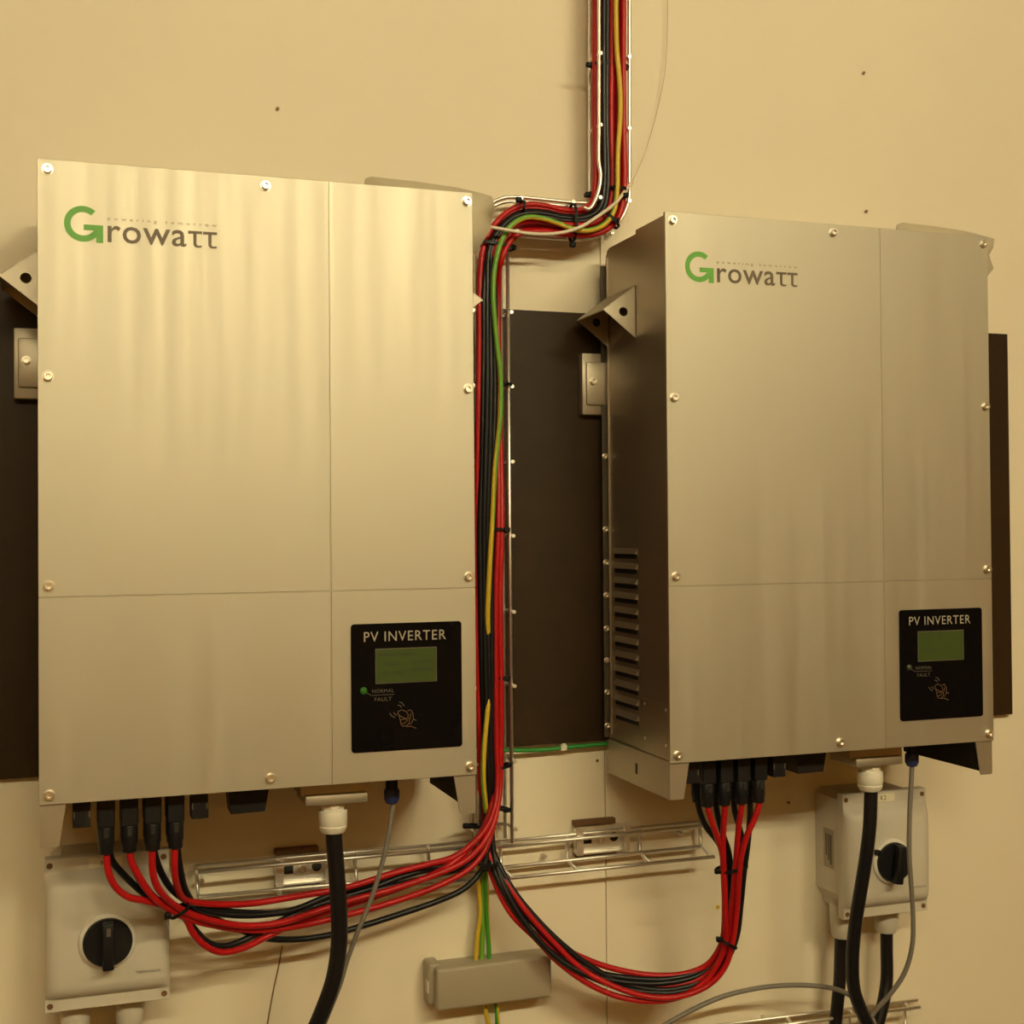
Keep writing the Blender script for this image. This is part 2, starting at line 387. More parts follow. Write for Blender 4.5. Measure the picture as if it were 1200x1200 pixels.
    gl = lat('cable_gland', 'gland', inv, [(.0135, -.0290), (.0150, -.0300), (.0150, -.0365), (.0138, -.0375), (.0138, -.0395), (.0170, -.0405), (.0176, -.0420), (.0176, -.0565), (.0166, -.0580), (.0172, -.0595), (.0160, -.0640), (.0135, -.0672), (0, -.0672)], (.3300, .0545, 0), 'z', 10)
    cp = lat('comm_port', 'black_plastic', inv, [(.0075, .001), (.0075, -.028), (0, -.028)], (.4040, .0620, 0), 'z', 16)
    lat('comm_nut', 'blue_nut', cp, [(.0086, -.022), (.0096, -.024), (.0096, -.034), (.0070, -.0395), (.0040, -.0400), (0, -.0400)], (.4040, .0620, 0), 'z', 16)
    # carry handles: folded sheet, triangular ends with a hole
    for sgn in (0, 1):
        X = lambda t: t if not sgn else W - t
        A, B, Cc = (.003, .6245), (-.0440, .5895), (.003, .5530)
        bm = bmesh.new()
        th = .0018
        for ya in (.1000, .1930):
            # triangle plate with a round hole (ring of quads around the hole, fan to the outline)
            hc = (-.0145, .5875); hr = .0062; nn = 24
            tri = [A, B, Cc]; out = []
            for i in range(nn):
                a = 2 * math.pi * i / nn; dx, dz = math.cos(a), math.sin(a); best = 9
                for k in range(3):
                    p, q2 = tri[k], tri[(k + 1) % 3]; ex, ez = q2[0] - p[0], q2[1] - p[1]
                    den = dx * ez - dz * ex
                    if abs(den) < 1e-9: continue
                    tt = ((p[0] - hc[0]) * ez - (p[1] - hc[1]) * ex) / den; ss = ((p[0] - hc[0]) * dz - (p[1] - hc[1]) * dx) / den
                    if tt > 0 and -1e-6 <= ss <= 1 + 1e-6: best = min(best, tt)
                out.append((hc[0] + dx * best, hc[1] + dz * best))
            for tpt in tri:
                j = min(range(nn), key=lambda i: (out[i][0] - tpt[0]) ** 2 + (out[i][1] - tpt[1]) ** 2); out[j] = tpt
            loops = []
            for yy in (ya, ya + th):
                o_ = [bm.verts.new((X(p[0]), yy, p[1])) for p in out]
                i_ = [bm.verts.new((X(hc[0] + hr * math.cos(2 * math.pi * i / nn)), yy, hc[1] + hr * math.sin(2 * math.pi * i / nn))) for i in range(nn)]
                loops.append((o_, i_))
                for i in range(nn): bm.faces.new((o_[i], o_[(i + 1) % nn], i_[(i + 1) % nn], i_[i]))
            for q_ in (0, 1):
                for i in range(nn):
                    bm.faces.new((loops[0][q_][i], loops[0][q_][(i + 1) % nn], loops[1][q_][(i + 1) % nn], loops[1][q_][i]))
        prism(bm, [(X(A[0]), A[1]), (X(B[0]), B[1]), (X(B[0]), B[1] - th), (X(A[0]), A[1] - th * 1.4)], .1000, .1948, 'y')
        obj('carry_handle', bm, 'bracket_steel', inv)
        # hanging ear on the rear bracket
        e = bx('mounting_ear', 'bracket_steel', inv, min(X(-.0315), X(.02)), max(X(-.0315), X(.02)), .2065, .2220, .4585, .5455, bev=.0015)
        p2 = bx('ear_plate', 'bracket_steel', e, min(X(-.0265), X(.02)), max(X(-.0265), X(.02)), .2025, .2070, .4720, .5330, bev=.002)
        cap_screw(e, X(-.0170), .2025, .5055, .9)
    # corner of loose protective film behind the upper right corner of the cover
    outl = [(.3670, .7000), (.3695, .7155), (.3760, .7180), (.4300, .7165), (.4850, .7135), (.5130, .7105), (.5270, .7045), (.5350, .6950), (.5350, .6860), (.5240, .6620), (.5050, .6290), (.4860, .6080), (.4760, .6300), (.4700, .6800)]
    bm = bmesh.new()
    def fy(x, z): return .030 + .012 * math.sin((x + z * .9) * 95) * max(0, min(1, (x - .45) / .06)) + (.012 if x > .53 else 0)
    a = [bm.verts.new((x, fy(x, z), z)) for x, z in outl]; b = [bm.verts.new((x, fy(x, z) + .004, z - .0005)) for x, z in outl]
    ca = bm.verts.new((.495, fy(.495, .68), .68)); cb = bm.verts.new((.495, fy(.495, .68) + .004, .68)); n = len(outl)
    for i in range(n):
        k = (i + 1) % n
        bm.faces.new((a[i], a[k], ca)); bm.faces.new((b[k], b[i], cb)); bm.faces.new((a[i], b[i], b[k], a[k]))
    fo = obj('protective_film', bm, 'film', inv, True); fo['label'] = 'loose corner of pale plastic film'
    return inv, dp, lcd

inv1, dp1, lcd1 = make_inverter()
inv2 = copy_tree(inv1); inv2.location = (.7493, 0, -.0040)
inv1['label'] = 'larger brushed steel inverter on the left with a lit green lamp'
inv2['label'] = 'brushed steel inverter on the right with its louvred dark side in view'
dp2 = [c for c in inv2.children if c.name.startswith('display_panel')][0]
ledprof = [(.0044, .0010), (.0044, .0016), (.0038, .0030), (.0022, .0040), (0, .0043)]
lat('status_lamp', 'led_on', dp1, ledprof, (.3560, 0, .1068), 'y', 16)['label'] = 'lit green lamp'
lat('status_lamp', 'led_off', dp2, ledprof, (.3560, 0, .1068), 'y', 16)
for i, (s, a, b, z, m) in enumerate((('State: Normal', .3735, .4180, .1485, 'lcd_text'), ('Power', .3800, .4010, .1370, 'lcd_text'), ('0.00W', .4140, .4400, .1380, 'lcd_text'), ('Energy', .3790, .4030, .1265, 'lcd_text'), ('NORMAL', .4130, .4400, .1290, 'lcd_text'))):
    text_mesh('screen_text', s, m, dp1, a, b, z - .002, z + .002, -.0022)
lcd2 = [c for c in dp2.children if c.name.startswith('screen') and not c.name.startswith('screen_b')][0]
for s, a, b, z in (('Power', .3760, .3990, .1300), ('0.0', .4150, .4230, .1330)):
    text_mesh('screen_text', s, 'lcd_text', dp2, a, b, z - .002, z + .002, -.0022)

# ------------------------------------------------------------------ wire cable trays
WR = .0027
def vtray(label, xl, xr, ztop, zbot, crosses, yb=.215, yf=.185):
    t = thing('cable_tray', label, 'cable tray', (xl, WALLY, zbot), 'wire mesh cable trays'); O = Vector(t.location)
    for x in (xl, xr):
        for y in (yf, yb):
            tube('long_wire', [Vector((x, y, ztop)) - O, Vector((x, y, zbot)) - O], WR, 'zinc', t, 8, smooth=False)
    for z in crosses:
        d = WR * 1.6
        tube('cross_wire', [Vector(p) - O for p in ((xl - d, yf - .004, z), (xl - d, yb + d, z), (xr + d, yb + d, z), (xr + d, yf - .004, z))], WR, 'zinc', t, 8, smooth=False)
        tube('standoff', [Vector(((xl + xr) / 2, yb + d, z)) - O, Vector(((xl + xr) / 2, WALLY, z)) - O], .003, 'zinc', t, 8, smooth=False) if z in (crosses[0], crosses[-1]) else None
    return t, O
# upper vertical run with the curved branch to the left
XL, XR = .7385, .7850
t = thing('cable_tray', 'upper wire cable tray turning left above the right inverter', 'cable tray', (XL, WALLY, .70), 'wire mesh cable trays'); O = Vector(t.location)
def wire(parent, O, pts, name='long_wire', k=5): tube(name, [Vector(p) - O for p in pts], WR, 'zinc', parent, 8, k)
ZT = 1.20
for y in (.185, .215):
    wire(t, O, [P(737.5 - (8 if y > .2 else 0), q, y) for q in (-60, 60, 150, 205)] + [P(a - (8 if y > .2 else 0), b + (5 if y > .2 else 0), y) for a, b in ((737, 232), (730, 253), (715, 268), (695, 275), (670, 275), (640, 273), (605, 270), (597, 270))])
    if y < .2: wire(t, O, [P(702, q, .170) for q in (-60, 60, 150, 190)] + [P(a, b, .170) for a, b in ((704, 205), (702, 222), (696, 238), (690, 245), (684, 243))])
    else: wire(t, O, [P(691, q, y) for q in (-60, 60, 150, 240)])
    dy = 0 if y < .2 else 5
    wire(t, O, [P(a, b + dy, y) for a, b in ((566, 246), (576, 238), (590, 232), (606, 231), (640, 234), (670, 237), (690, 238))])
for q in (-22, 62, 146, 231):
    a = P(704, q, .168); b = P(691, q + 9, .2185); c = P(729, q + 12, .2185); d = P(738, q + 4, .180)
    tube('cross_wire', [p - O for p in (a, b, c, d)], WR, 'zinc', t, 8, smooth=False)
for x in (611, 672, 718):
    up = P(x, 232 if x < 640 else 236, .180); ub = P(x - 8, 240, .2185); lb = P(x - 8, 280, .2185); lf = P(x, 272, .180)
    tube('cross_wire', [p - O for p in ((up, ub, lb, lf) if x < 700 else (ub, lb, lf))], WR, 'zinc', t, 8, smooth=False)
for (a, b) in ((697, 62), (697, 231), (640, 276)):
    p = P(a, b, .2185); tube('standoff', [p - O, Vector((p.x, WALLY, p.z)) - O], .003, 'zinc', t, 8, smooth=False)
# middle vertical run beside the left inverter
cz = [P(597, q, .185).z for q in (366, 453, 541, 628, 717, 804, 893, 972)]
vtray('vertical wire cable tray between the two inverters', .5545, .6005, P(590, 283, .185).z, P(597, 988, .185).z, cz)
# lower horizontal runs
def htray(label, name, wires, crosses, stand, rest=None):
    o = P(*wires[0][0]); t = thing('cable_tray', label, 'cable tray', (o.x, WALLY, o.z), 'wire mesh cable trays'); O = Vector(t.location)
    for wr in wires: tube('long_wire', [P(*p) - O for p in wr], WR, 'zinc', t, 8, smooth=False)
    for cr in crosses: tube('cross_wire', [P(*p) - O for p in cr], WR, 'zinc', t, 8, smooth=False)
    for s in stand:
        p = P(*s); tube('standoff', [p - O, Vector((p.x, WALLY, p.z)) - O], .003, 'zinc', t, 8, smooth=False)
    return t
htray('lower left wire cable tray under the left inverter', '', [
    [(229, 1015, .215), (556, 986, .215)], [(232, 1022, .185), (560, 992, .185)],
    [(232, 1051, .215), (558, 1022, .215)], [(234, 1060, .185), (562, 1030, .185)]],
    [[(x + 2, y + 7, .185), (x, y, .219), (x + 3, y + 36, .219), (x + 5, y + 45, .185)] for x, y in ((229, 1015), (324, 1007), (415, 999), (501, 991), (552, 987))],
    [(237, 1033, .219), (540, 1005, .219)])
htray('lower right wire cable tray sloping up to the right', '', [
    [(575, 987.5, .215), (822, 963, .215)], [(578, 993, .206), (824, 968, .206)],
    [(575, 1018, .215), (820, 992, .215)], [(578, 1031, .185), (837, 1004, .185)]],
    [[(x + 1, y + 5, .206), (x, y, .219), (x + 1, y2, .219), (x + 14, y2 + 12, .185)] for x, y, y2 in ((586, 986, 1016), (664, 978.5, 1008.5), (749, 970.5, 999.5), (820, 963.5, 992))],
    [(640, 1005, .219), (800, 978, .219)])
htray('small wire cable tray at the bottom edge below the right isolator', '', [
    [(820, 1204, .215), (1075, 1172, .215)], [(835, 1212, .185), (1078, 1180, .185)], [(840, 1246, .185), (1078, 1214, .185)]],
    [[(x + 6, y + 9, .185), (x, y, .219), (x + 1, y + 34, .219), (x + 8, y + 43, .185)] for x, y in ((840, 1201), (922, 1191.5), (995, 1182), (1060, 1174))],
    [(900, 1195, .219), (1040, 1177, .219)])
# tray fixing brackets with wooden packers
for lab, plab, (a, b), (c, d), tilt in (('galvanised fixing bracket on the lower left cable tray', 'dark wooden packer strip behind the lower left tray bracket', (326, 1006), (392, 1043), 0.0),
                                  ('galvanised fixing bracket on the lower right cable tray', 'dark wooden packer strip behind the lower right tray bracket', (682, 971), (745, 1006), 0.0)):
    p0 = P(a, b, .19); p1 = P(c, d, .19); cx_, cz_ = (p0.x + p1.x) / 2, (p0.z + p1.z) / 2
    bw = (p1.x - p0.x) / 2; bh = .0185
    t = thing('tray_bracket', lab, 'bracket', (cx_, WALLY, cz_), 'tray fixing brackets'); t.rotation_euler = (0, tilt, 0)
    y_ = lambda v: v - WALLY
    bx('back_plate', 'zinc', t, -bw, bw, y_(.222), y_(.224), -bh, bh)
    bx('flange', 'zinc', t, -bw, -bw + .0025, y_(.210), y_(.224), -bh, bh); bx('flange', 'zinc', t, bw - .0025, bw, y_(.210), y_(.224), -bh, bh)
    bx('front_lip', 'zinc', t, -bw, -bw + .010, y_(.2095), y_(.2112), -bh, bh); bx('front_lip', 'zinc', t, bw - .008, bw, y_(.2095), y_(.2112), -bh, bh)
    bx('bottom_lip', 'zinc', t, -bw, bw, y_(.213), y_(.224), -bh, -bh + .002)
    cap_screw(t, 0, y_(.222), 0, 1.25)
    bx('slot_hole', 'hole', t, -bw * .66, -bw * .33, y_(.2212), y_(.2222), -.0055, .0055, bev=.0004, seg=1)
    lat('round_hole', 'hole', t, [(.0065, 0), (.0065, .0006), (0, .0006)], (bw * .52, y_(.222), .001), 'y', 16)
    k = thing('wooden_packer', plab, 'packer', (cx_ - .004, WALLY, cz_), 'wooden packers'); k.rotation_euler = (0, tilt, 0)
    bx('strip', 'wood', k, -bw * .85, bw * .72, y_(.224), 0, bh + .001, bh + .0085, bev=.0008, seg=1)
    bx('strip', 'wood', k, -bw * .75, bw * .75, y_(.224), 0, -bh - .0075, -bh + .001, bev=.0008, seg=1)

# ------------------------------------------------------------------ cables
RC = .0041
def trunk(t, Y, mid):
    """upper tray, branch and middle tray; mid = [(py, px, Y)...]"""
    xu = 697 + 34 * t
    L = [(xu + .5, -40, Y), (xu, 60, Y), (xu + .8 * math.sin(9 * t), 140, Y), (xu, 222 + 12 * t, Y), (xu - 4 - 5 * t, 238 + 22 * t, Y), (xu - 16 - 14 * t, 246 + 28 * t, Y),
         (660, 246 + 29 * t, Y), (638, 241 + 31 * t, Y), (616, 240 + 33 * t, Y), (597 + 9 * t, 247 + 29 * t, Y), (576 + 19 * t, 268 + 20 * t, Y), (566 + 22 * t, 292 + 13 * t, Y)]
    return L + [(x, y, yy) for y, x, yy in mid]
MY = (340, 400, 450, 540, 620, 700, 790, 870, 920)
def mid(xs, ys): return [(y, x, yy) for y, x, yy in zip(MY, xs, ys if isinstance(ys, (list, tuple)) else [ys] * 9)]
OD = ['leftmost', 'second', 'third', 'rightmost']
LEFT_R = {  # connector 1..4 of the left inverter (red, front row)
 3: (.62, .180, mid((577, 580, 582, 584, 584, 581, 581, 582, 583), (.2, .2, .2, .19, .178, .176, .176, .175, .172)),
     [(580, 945, .165), (570, 970, .160), (552, 990, .158), (530, 1005, .155), (500, 1013, .15), (465, 1022, .15), (406, 1040, .145), (350, 1050, .14), (300, 1058, .13), (262, 1060, .115), (232, 1058, .10), (216, 1054, .085), (208, 1040, .06), (204.5, 1018, .04), (205, 986, .0365)]),
 2: (.76, .190, mid((580, 582, 584, 587, 588, 586, 587, 587, 586), (.204, .204, .204, .195, .180, .178, .178, .178, .175)),
     [(583, 945, .166), (577, 968, .158), (563, 992, .152), (543, 1010, .150), (510, 1025, .145), (460, 1042, .14), (408, 1056, .135), (365, 1070, .13), (330, 1081, .12), (290, 1085, .11), (245, 1078, .09), (215, 1067, .075), (194, 1052, .055), (182, 1034, .042), (178.5, 1016, .0375), (178.5, 988, .0365)]),
 1: (.95, .176, mid((584, 584, 586, 586, 586, 584, 584, 585, 585), (.2, .2, .2, .2, .194, .19, .19, .19, .185)),
     [(582, 945, .178), (577, 972, .172), (567, 998, .166), (550, 1018, .162), (518, 1036, .158), (470, 1054, .152), (407, 1072, .147), (350, 1085, .138), (300, 1090, .122), (255, 1085, .105), (220, 1076, .085), (196, 1064, .066), (176, 1047, .05), (161, 1024, .04), (153.5, 1008, .037), (152, 990, .0365)]),
 0: (.86, .203, mid((579, 578, 579, 582, 581, 579, 579, 580, 580), (.206, .206, .206, .2, .19, .184, .184, .184, .182)),
     [(576, 945, .172), (566, 972, .166), (548, 996, .160), (520, 1018, .152), (470, 1040, .148), (410, 1060, .148), (350, 1080, .142), (312, 1098, .132), (285, 1111, .12), (260, 1116, .11), (240, 1108, .10), (226, 1093, .093), (217, 1076, .086), (198, 1064, .076), (172, 1056, .058), (150, 1051, .048), (136, 1040, .042), (127, 1022, .038), (124, 995, .0365)])}
LEFT_B = {
 3: (.25, .182, mid((567, 567, 566, 565, 562.5, 563.5, 565, 568, 570), (.176, .176, .176, .176, .176, .176, .178, .18, .18)),
     [(570, 950, .180), (566, 980, .175), (556, 1003, .168), (535, 1014, .16), (505, 1016, .157), (470, 1020, .155), (430, 1036, .152), (385, 1050, .148), (345, 1066, .142), (305, 1072, .132), (272, 1072, .122), (245, 1068, .113), (230, 1062, .105), (218, 1045, .09), (211, 1018, .07), (207, 985, .062)]),
 2: (.31, .178, mid((571, 571, 571, 569, 567, 567.5, 569, 571, 573), (.174, .173, .172, .172, .173, .174, .174, .176, .176)),
     [(573, 950, .182), (569, 982, .180), (560, 1006, .172), (540, 1016, .166), (510, 1018, .162), (475, 1026, .16), (430, 1043, .157), (385, 1055, .154), (335, 1069, .146), (300, 1070, .136), (268, 1068, .126), (243, 1063, .116), (220, 1056, .104), (203, 1044, .09), (189, 1023, .07), (181, 1000, .063), (180, 984, .062)]),
 1: (.37, .182, mid((575, 575, 575.5, 573.5, 571, 571.5, 573, 575, 576), (.175, .174, .172, .172, .173, .174, .174, .176, .176)),
     [(575, 950, .186), (571, 985, .184), (563, 1006, .178), (550, 1014, .172), (513, 1025, .166), (470, 1036, .16), (412, 1050, .156), (365, 1063, .15), (330, 1079, .142), (305, 1092, .136), (285, 1102, .13), (262, 1109, .122), (243, 1104, .115), (228, 1089, .108), (214, 1072, .10), (196, 1061, .09), (177, 1049, .08), (161, 1026, .07), (153, 1005, .063), (153, 986, .062)]),
 0: (.43, .178, mid((579, 579.5, 580, 578, 575, 576, 576.5, 577, 577), (.177, .176, .175, .174, .174, .175, .176, .178, .178)),
     [(575, 950, .19), (572, 985, .188), (568, 1012, .184), (560, 1026, .180), (543, 1042, .178), (513, 1056, .174), (460, 1074, .17), (415, 1088, .164), (385, 1096, .16), (345, 1101, .154), (310, 1099, .144), (280, 1089, .134), (250, 1076, .124), (228, 1066, .115), (205, 1062, .105), (183, 1056, .094), (164, 1043, .083), (145, 1025, .072), (131, 1008, .064), (126.5, 990, .062)])}
for i in range(4):
    t, Y, m, ex = LEFT_R[i]
    cable('red_cable', trunk(t, Y, m) + ex, RC, 'red_cable', 'red cable plugged into the %s front connector under the left inverter' % OD[i], 'cable', 'red solar cables')
    t, Y, m, ex = LEFT_B[i]
    cable('black_cable', trunk(t, Y, m) + ex, RC, 'black_cable', 'black cable plugged in behind the %s red cable under the left inverter' % OD[i], 'cable', 'black solar cables')
RIGHT_R = {
 0: (0.0, .183, mid((562, 561.5, 561, 559.5, 558.5, 558.5, 560, 562, 563), (.178, .178, .178, .18, .182, .183, .183, .184, .184)),
     [(564, 955, .19), (568, 985, .192), (575, 1005, .185), (590, 1032, .178), (612, 1062, .17), (636, 1088, .16), (656, 1108, .155), (680, 1121, .15), (715, 1134, .145), (765, 1143, .135), (803, 1141, .125), (828, 1131, .115), (840, 1117, .105), (847, 1100, .095), (849, 1060, .08), (848, 1030, .07), (846, 1000, .058), (840, 980, .047), (834, 963, .040), (829, 945, .0365), (828.5, 935, .0365)]),
 1: (.13, .186, mid((565, 564.5, 564, 562, 561, 561, 562, 564, 566), (.196, .196, .196, .197, .198, .198, .198, .198, .198)),
     [(566, 955, .198), (567, 985, .20), (572, 1010, .19), (584, 1044, .18), (600, 1072, .17), (626, 1098, .16), (655, 1128, .15), (690, 1153, .142), (725, 1168, .135), (765, 1173.5, .125), (800, 1167, .115), (826, 1150, .106), (842, 1128, .097), (850, 1105, .09), (850, 1075, .08), (849, 1040, .072), (847.5, 1005, .06), (847.5, 975, .046), (849.5, 945, .0365), (850, 933, .0365)]),
 2: (.33, .206, mid((568, 568, 568, 567, 566, 566, 567, 568, 570), .207),
     [(570, 955, .205), (571, 985, .2), (575, 1005, .19), (588, 1040, .175), (606, 1072, .165), (632, 1100, .155), (664, 1128, .15), (700, 1146, .145), (745, 1155, .135), (795, 1154, .125), (828, 1142, .113), (846, 1120, .1), (855, 1095, .09), (858, 1060, .08), (861, 1025, .068), (863.5, 995, .055), (866, 965, .042), (869, 945, .0365), (870, 931, .0365)]),
 3: (.45, .206, mid((572, 572, 572, 571, 570, 570, 571, 572, 573), .207),
     [(573, 955, .205), (573, 985, .198), (579, 1008, .185), (594, 1034, .172), (615, 1066, .16), (645, 1100, .15), (680, 1134, .14), (715, 1154, .13), (760, 1168, .12), (800, 1167, .11), (832, 1153, .102), (850, 1132, .094), (858, 1106, .086), (863, 1070, .075), (866, 1030, .063), (868.5, 1004, .053), (875, 980, .044), (884, 960, .039), (889.5, 943, .0365), (890.5, 929, .0365)])}
RIGHT_B = {
 0: (.22, .196, mid((569, 569, 569, 568, 566, 566, 568, 570, 571), .192),
     [(571, 955, .196), (571, 985, .194), (576, 1012, .183), (590, 1044, .171), (612, 1078, .16), (642, 1112, .15), (680, 1138, .142), (725, 1150, .134), (780, 1152, .126), (822, 1141, .117), (843, 1120, .11), (852, 1095, .102), (855, 1060, .092), (855, 1030, .085), (851, 1005, .078), (840, 985, .07), (827, 968, .065), (819, 948, .062), (816.5, 930, .062)]),
 1: (.27, .194, mid((573, 573, 573, 572, 570, 570, 572, 574, 574), .192),
     [(573, 955, .194), (573, 985, .192), (580, 1010, .182), (596, 1042, .17), (620, 1076, .16), (652, 1110, .15), (690, 1136, .142), (735, 1146, .135), (785, 1147, .127), (824, 1136, .118), (845, 1116, .11), (856, 1092, .102), (858.5, 1055, .092), (857, 1025, .085), (853, 995, .077), (845, 972, .069), (840, 950, .063), (838, 928, .062)]),
 2: (.33, .196, mid((577, 577, 577, 576, 573, 574, 575, 576, 576), .192),
     [(575, 955, .192), (575, 985, .19), (584, 1012, .18), (602, 1044, .168), (628, 1076, .158), (656, 1104, .149), (690, 1131, .142), (730, 1152, .134), (780, 1160, .125), (822, 1149, .116), (848, 1124, .107), (860, 1095, .099), (864, 1055, .09), (866, 1020, .082), (870, 990, .072), (867, 972, .068), (861, 950, .063), (859.5, 926, .062)]),
 3: (.39, .194, mid((580, 580, 580, 579, 577, 577, 578, 579, 578), .194),
     [(577, 955, .192), (577, 985, .188), (583, 1020, .178), (598, 1054, .166), (622, 1090, .155), (655, 1124, .145), (695, 1146, .137), (740, 1160, .13), (790, 1163, .121), (828, 1150, .112), (851, 1126, .104), (863, 1098, .096), (868, 1060, .087), (871.5, 1025, .078), (876.5, 985, .069), (879, 955, .0635), (879, 924, .062)])}
for i in range(4):
    t, Y, m, ex = RIGHT_R[i]
    cable('red_cable', trunk(t, Y, m) + ex, RC, 'red_cable', 'red cable plugged into the %s front connector under the right inverter' % OD[i], 'cable', 'red solar cables')
    t, Y, m, ex = RIGHT_B[i]
    cable('black_cable', trunk(t, Y, m) + ex, RC, 'black_cable', 'black cable plugged in behind the %s red cable under the right inverter' % OD[i], 'cable', 'black solar cables')
for i, (x, Y) in enumerate(((727, .19), (717, .176), (730.5, .1735))):
    t_ = (x - 697) / 34
    L = trunk(t_, Y, [(335, 584 - i, .2), (400, 582 - i, .207), (470, 580 - i, .209), (560, 578 - i, .209)])
    cable('red_cable', L, RC, 'red_cable', ['red cable at the back of the upper tray behind the yellow striped wire', 'red cable running left of the yellow striped wire in the upper tray', 'red cable running right of the yellow striped wire in the upper tray'][i], 'cable', 'red solar cables')
# earth wires
cable('earth_wire', [(722, -40, .166), (722, 20, .166), (723, 60, .165), (726, 95, .165), (727, 130, .165), (724, 180, .165), (723, 225, .164), (719, 248, .164), (708, 263, .163), (690, 270, .163), (672, 268.5, .164), (655, 262, .166), (636, 256, .167), (618, 254.5, .167), (602, 262, .167), (589, 280, .167), (581, 306, .167), (578, 340, .166), (581, 390, .166), (586.5, 440, .167), (586, 490, .168), (580, 550, .168), (577, 610, .167), (574, 660, .167), (571.5, 720, .170), (573, 770, .178), (574, 800, .178), (571, 835, .172), (567, 880, .168), (566.5, 915, .169), (569, 945, .176), (571, 970, .190), (568, 1010, .205), (566, 1045, .212), (566, 1080, .213), (565, 1110, .213), (564.5, 1150, .213)],
      .0037, 'earth_a', 'long green and yellow earth wire running down through the cable trays', 'wire', k=6)
cable('earth_wire', [(562, 1000, .212), (561, 1035, .213), (563, 1070, .213), (559, 1100, .213), (557, 1150, .213)], .0034, 'earth_b', 'left green and yellow wire entering the grey terminal cover', 'wire', 'short earth wires')
cable('earth_wire', [(568, 1000, .206), (570, 1035, .206), (571, 1075, .208), (573, 1110, .21), (574, 1150, .213)], .0034, 'earth_c', 'right green and yellow wire entering the grey terminal cover', 'wire', 'short earth wires')
cable('earth_wire', [(567, 1170, .214), (570, 1188, .214), (576, 1215, .214)], .0034, 'earth_b', 'left green wire leaving the bottom of the grey terminal cover', 'wire', 'short earth wires')
cable('earth_wire', [(581, 1165, .214), (582.5, 1188, .214), (584, 1215, .214)], .0034, 'earth_c', 'right green wire leaving the bottom of the grey terminal cover', 'wire', 'short earth wires')
cable('green_wire', [(588, 879, .212), (610, 879.5, .2150), (640, 878.5, .2185), (662, 876, .2185), (690, 873.5, .2185), (716, 871, .2185)], .0031, 'green_cable', 'green wire along the bottom edge of the black backing board', 'wire')
wt = thing('wire_tag', 'small white tag clipped on the green wire', 'tag', P(660, 876, .2185))
bx('tag_sleeve', 'white_cable', wt, -.0045, .0045, -.0042, .0042, -.0042, .0042, bev=.001)
bx('tag_flag', 'white_cable', wt, -.0025, .0025, -.0045, -.0015, -.0010, .0065, bev=.0005, seg=1)
# thin white cable over the branch, thin string above
cable('white_cable', [(741, 213, .178), (736, 219, .172), (722, 237, .160), (700, 254, .155), (678, 267, .155), (652, 273.5, .156), (625, 274, .156), (600, 270.5, .155), (580, 267, .153), (563, 264.5, .152)], .0024, 'white_cable', 'thin white cable lying across the bend of red cables', 'cable')
cable('thin_string', [(782, -40, .225), (782, 40, .225), (779, 85, .225), (770, 130, .224), (757, 175, .215), (747, 200, .2), (739, 215, .185)], .0006, 'string', 'thin pale string hanging in a curve on the wall above', 'string')
# AC and communication cables
cable('power_cable', [(391, 968, .0545), (392, 990, .0545), (395, 1030, .0545), (397.5, 1075, .055), (397, 1110, .056), (391, 1148, .060), (380, 1180, .064), (362, 1222, .07)], .0100, 'black_cable', 'thick black cable hanging from the white gland of the left inverter', 'cable', 'thick black power cables', n=14)
cable('power_cable', [(1021, 915, .0545), (1020.5, 935, .0545), (1019, 970, .056), (1014, 1010, .062), (1007.5, 1050, .07), (1001.5, 1090, .078), (999, 1128, .085), (1001, 1160, .09), (1011, 1188, .092), (1028, 1220, .095)], .0093, 'black_cable', 'thick black cable hanging from the white gland of the right inverter', 'cable', 'thick black power cables', n=14)
cable('comm_cable', [(461, 938, .062), (459, 955, .062), (455, 980, .063), (447, 1015, .066), (434, 1056, .07), (418, 1095, .077), (406, 1128, .085), (398, 1155, .09), (384, 1190, .095), (372, 1220, .1)], .0031, 'grey_cable', 'thin grey cable from the blue nut under the left inverter', 'cable', 'thin grey cables')
cable('comm_cable', [(1069, 893, .062), (1068, 915, .062), (1066, 955, .062), (1065.5, 1000, .064), (1068, 1040, .068), (1070, 1075, .072), (1069, 1108, .078), (1060, 1140, .088), (1044, 1164, .1), (1024, 1187, .115), (1008, 1215, .13)], .0034, 'grey_cable', 'thin grey cable from the blue nut under the right inverter', 'cable', 'thin grey cables')
cable('comm_cable', [(745, 1222, .16), (781, 1200, .16), (810, 1184, .158), (845, 1168.5, .155), (885, 1158.5, .15), (925, 1154.5, .148), (962, 1156, .146), (985, 1161, .144), (1004, 1172, .14), (1020, 1190, .13), (1030, 1215, .128)], .0036, 'grey_cable', 'grey cable arching along the bottom below the red cable loop', 'cable', 'thin grey cables')

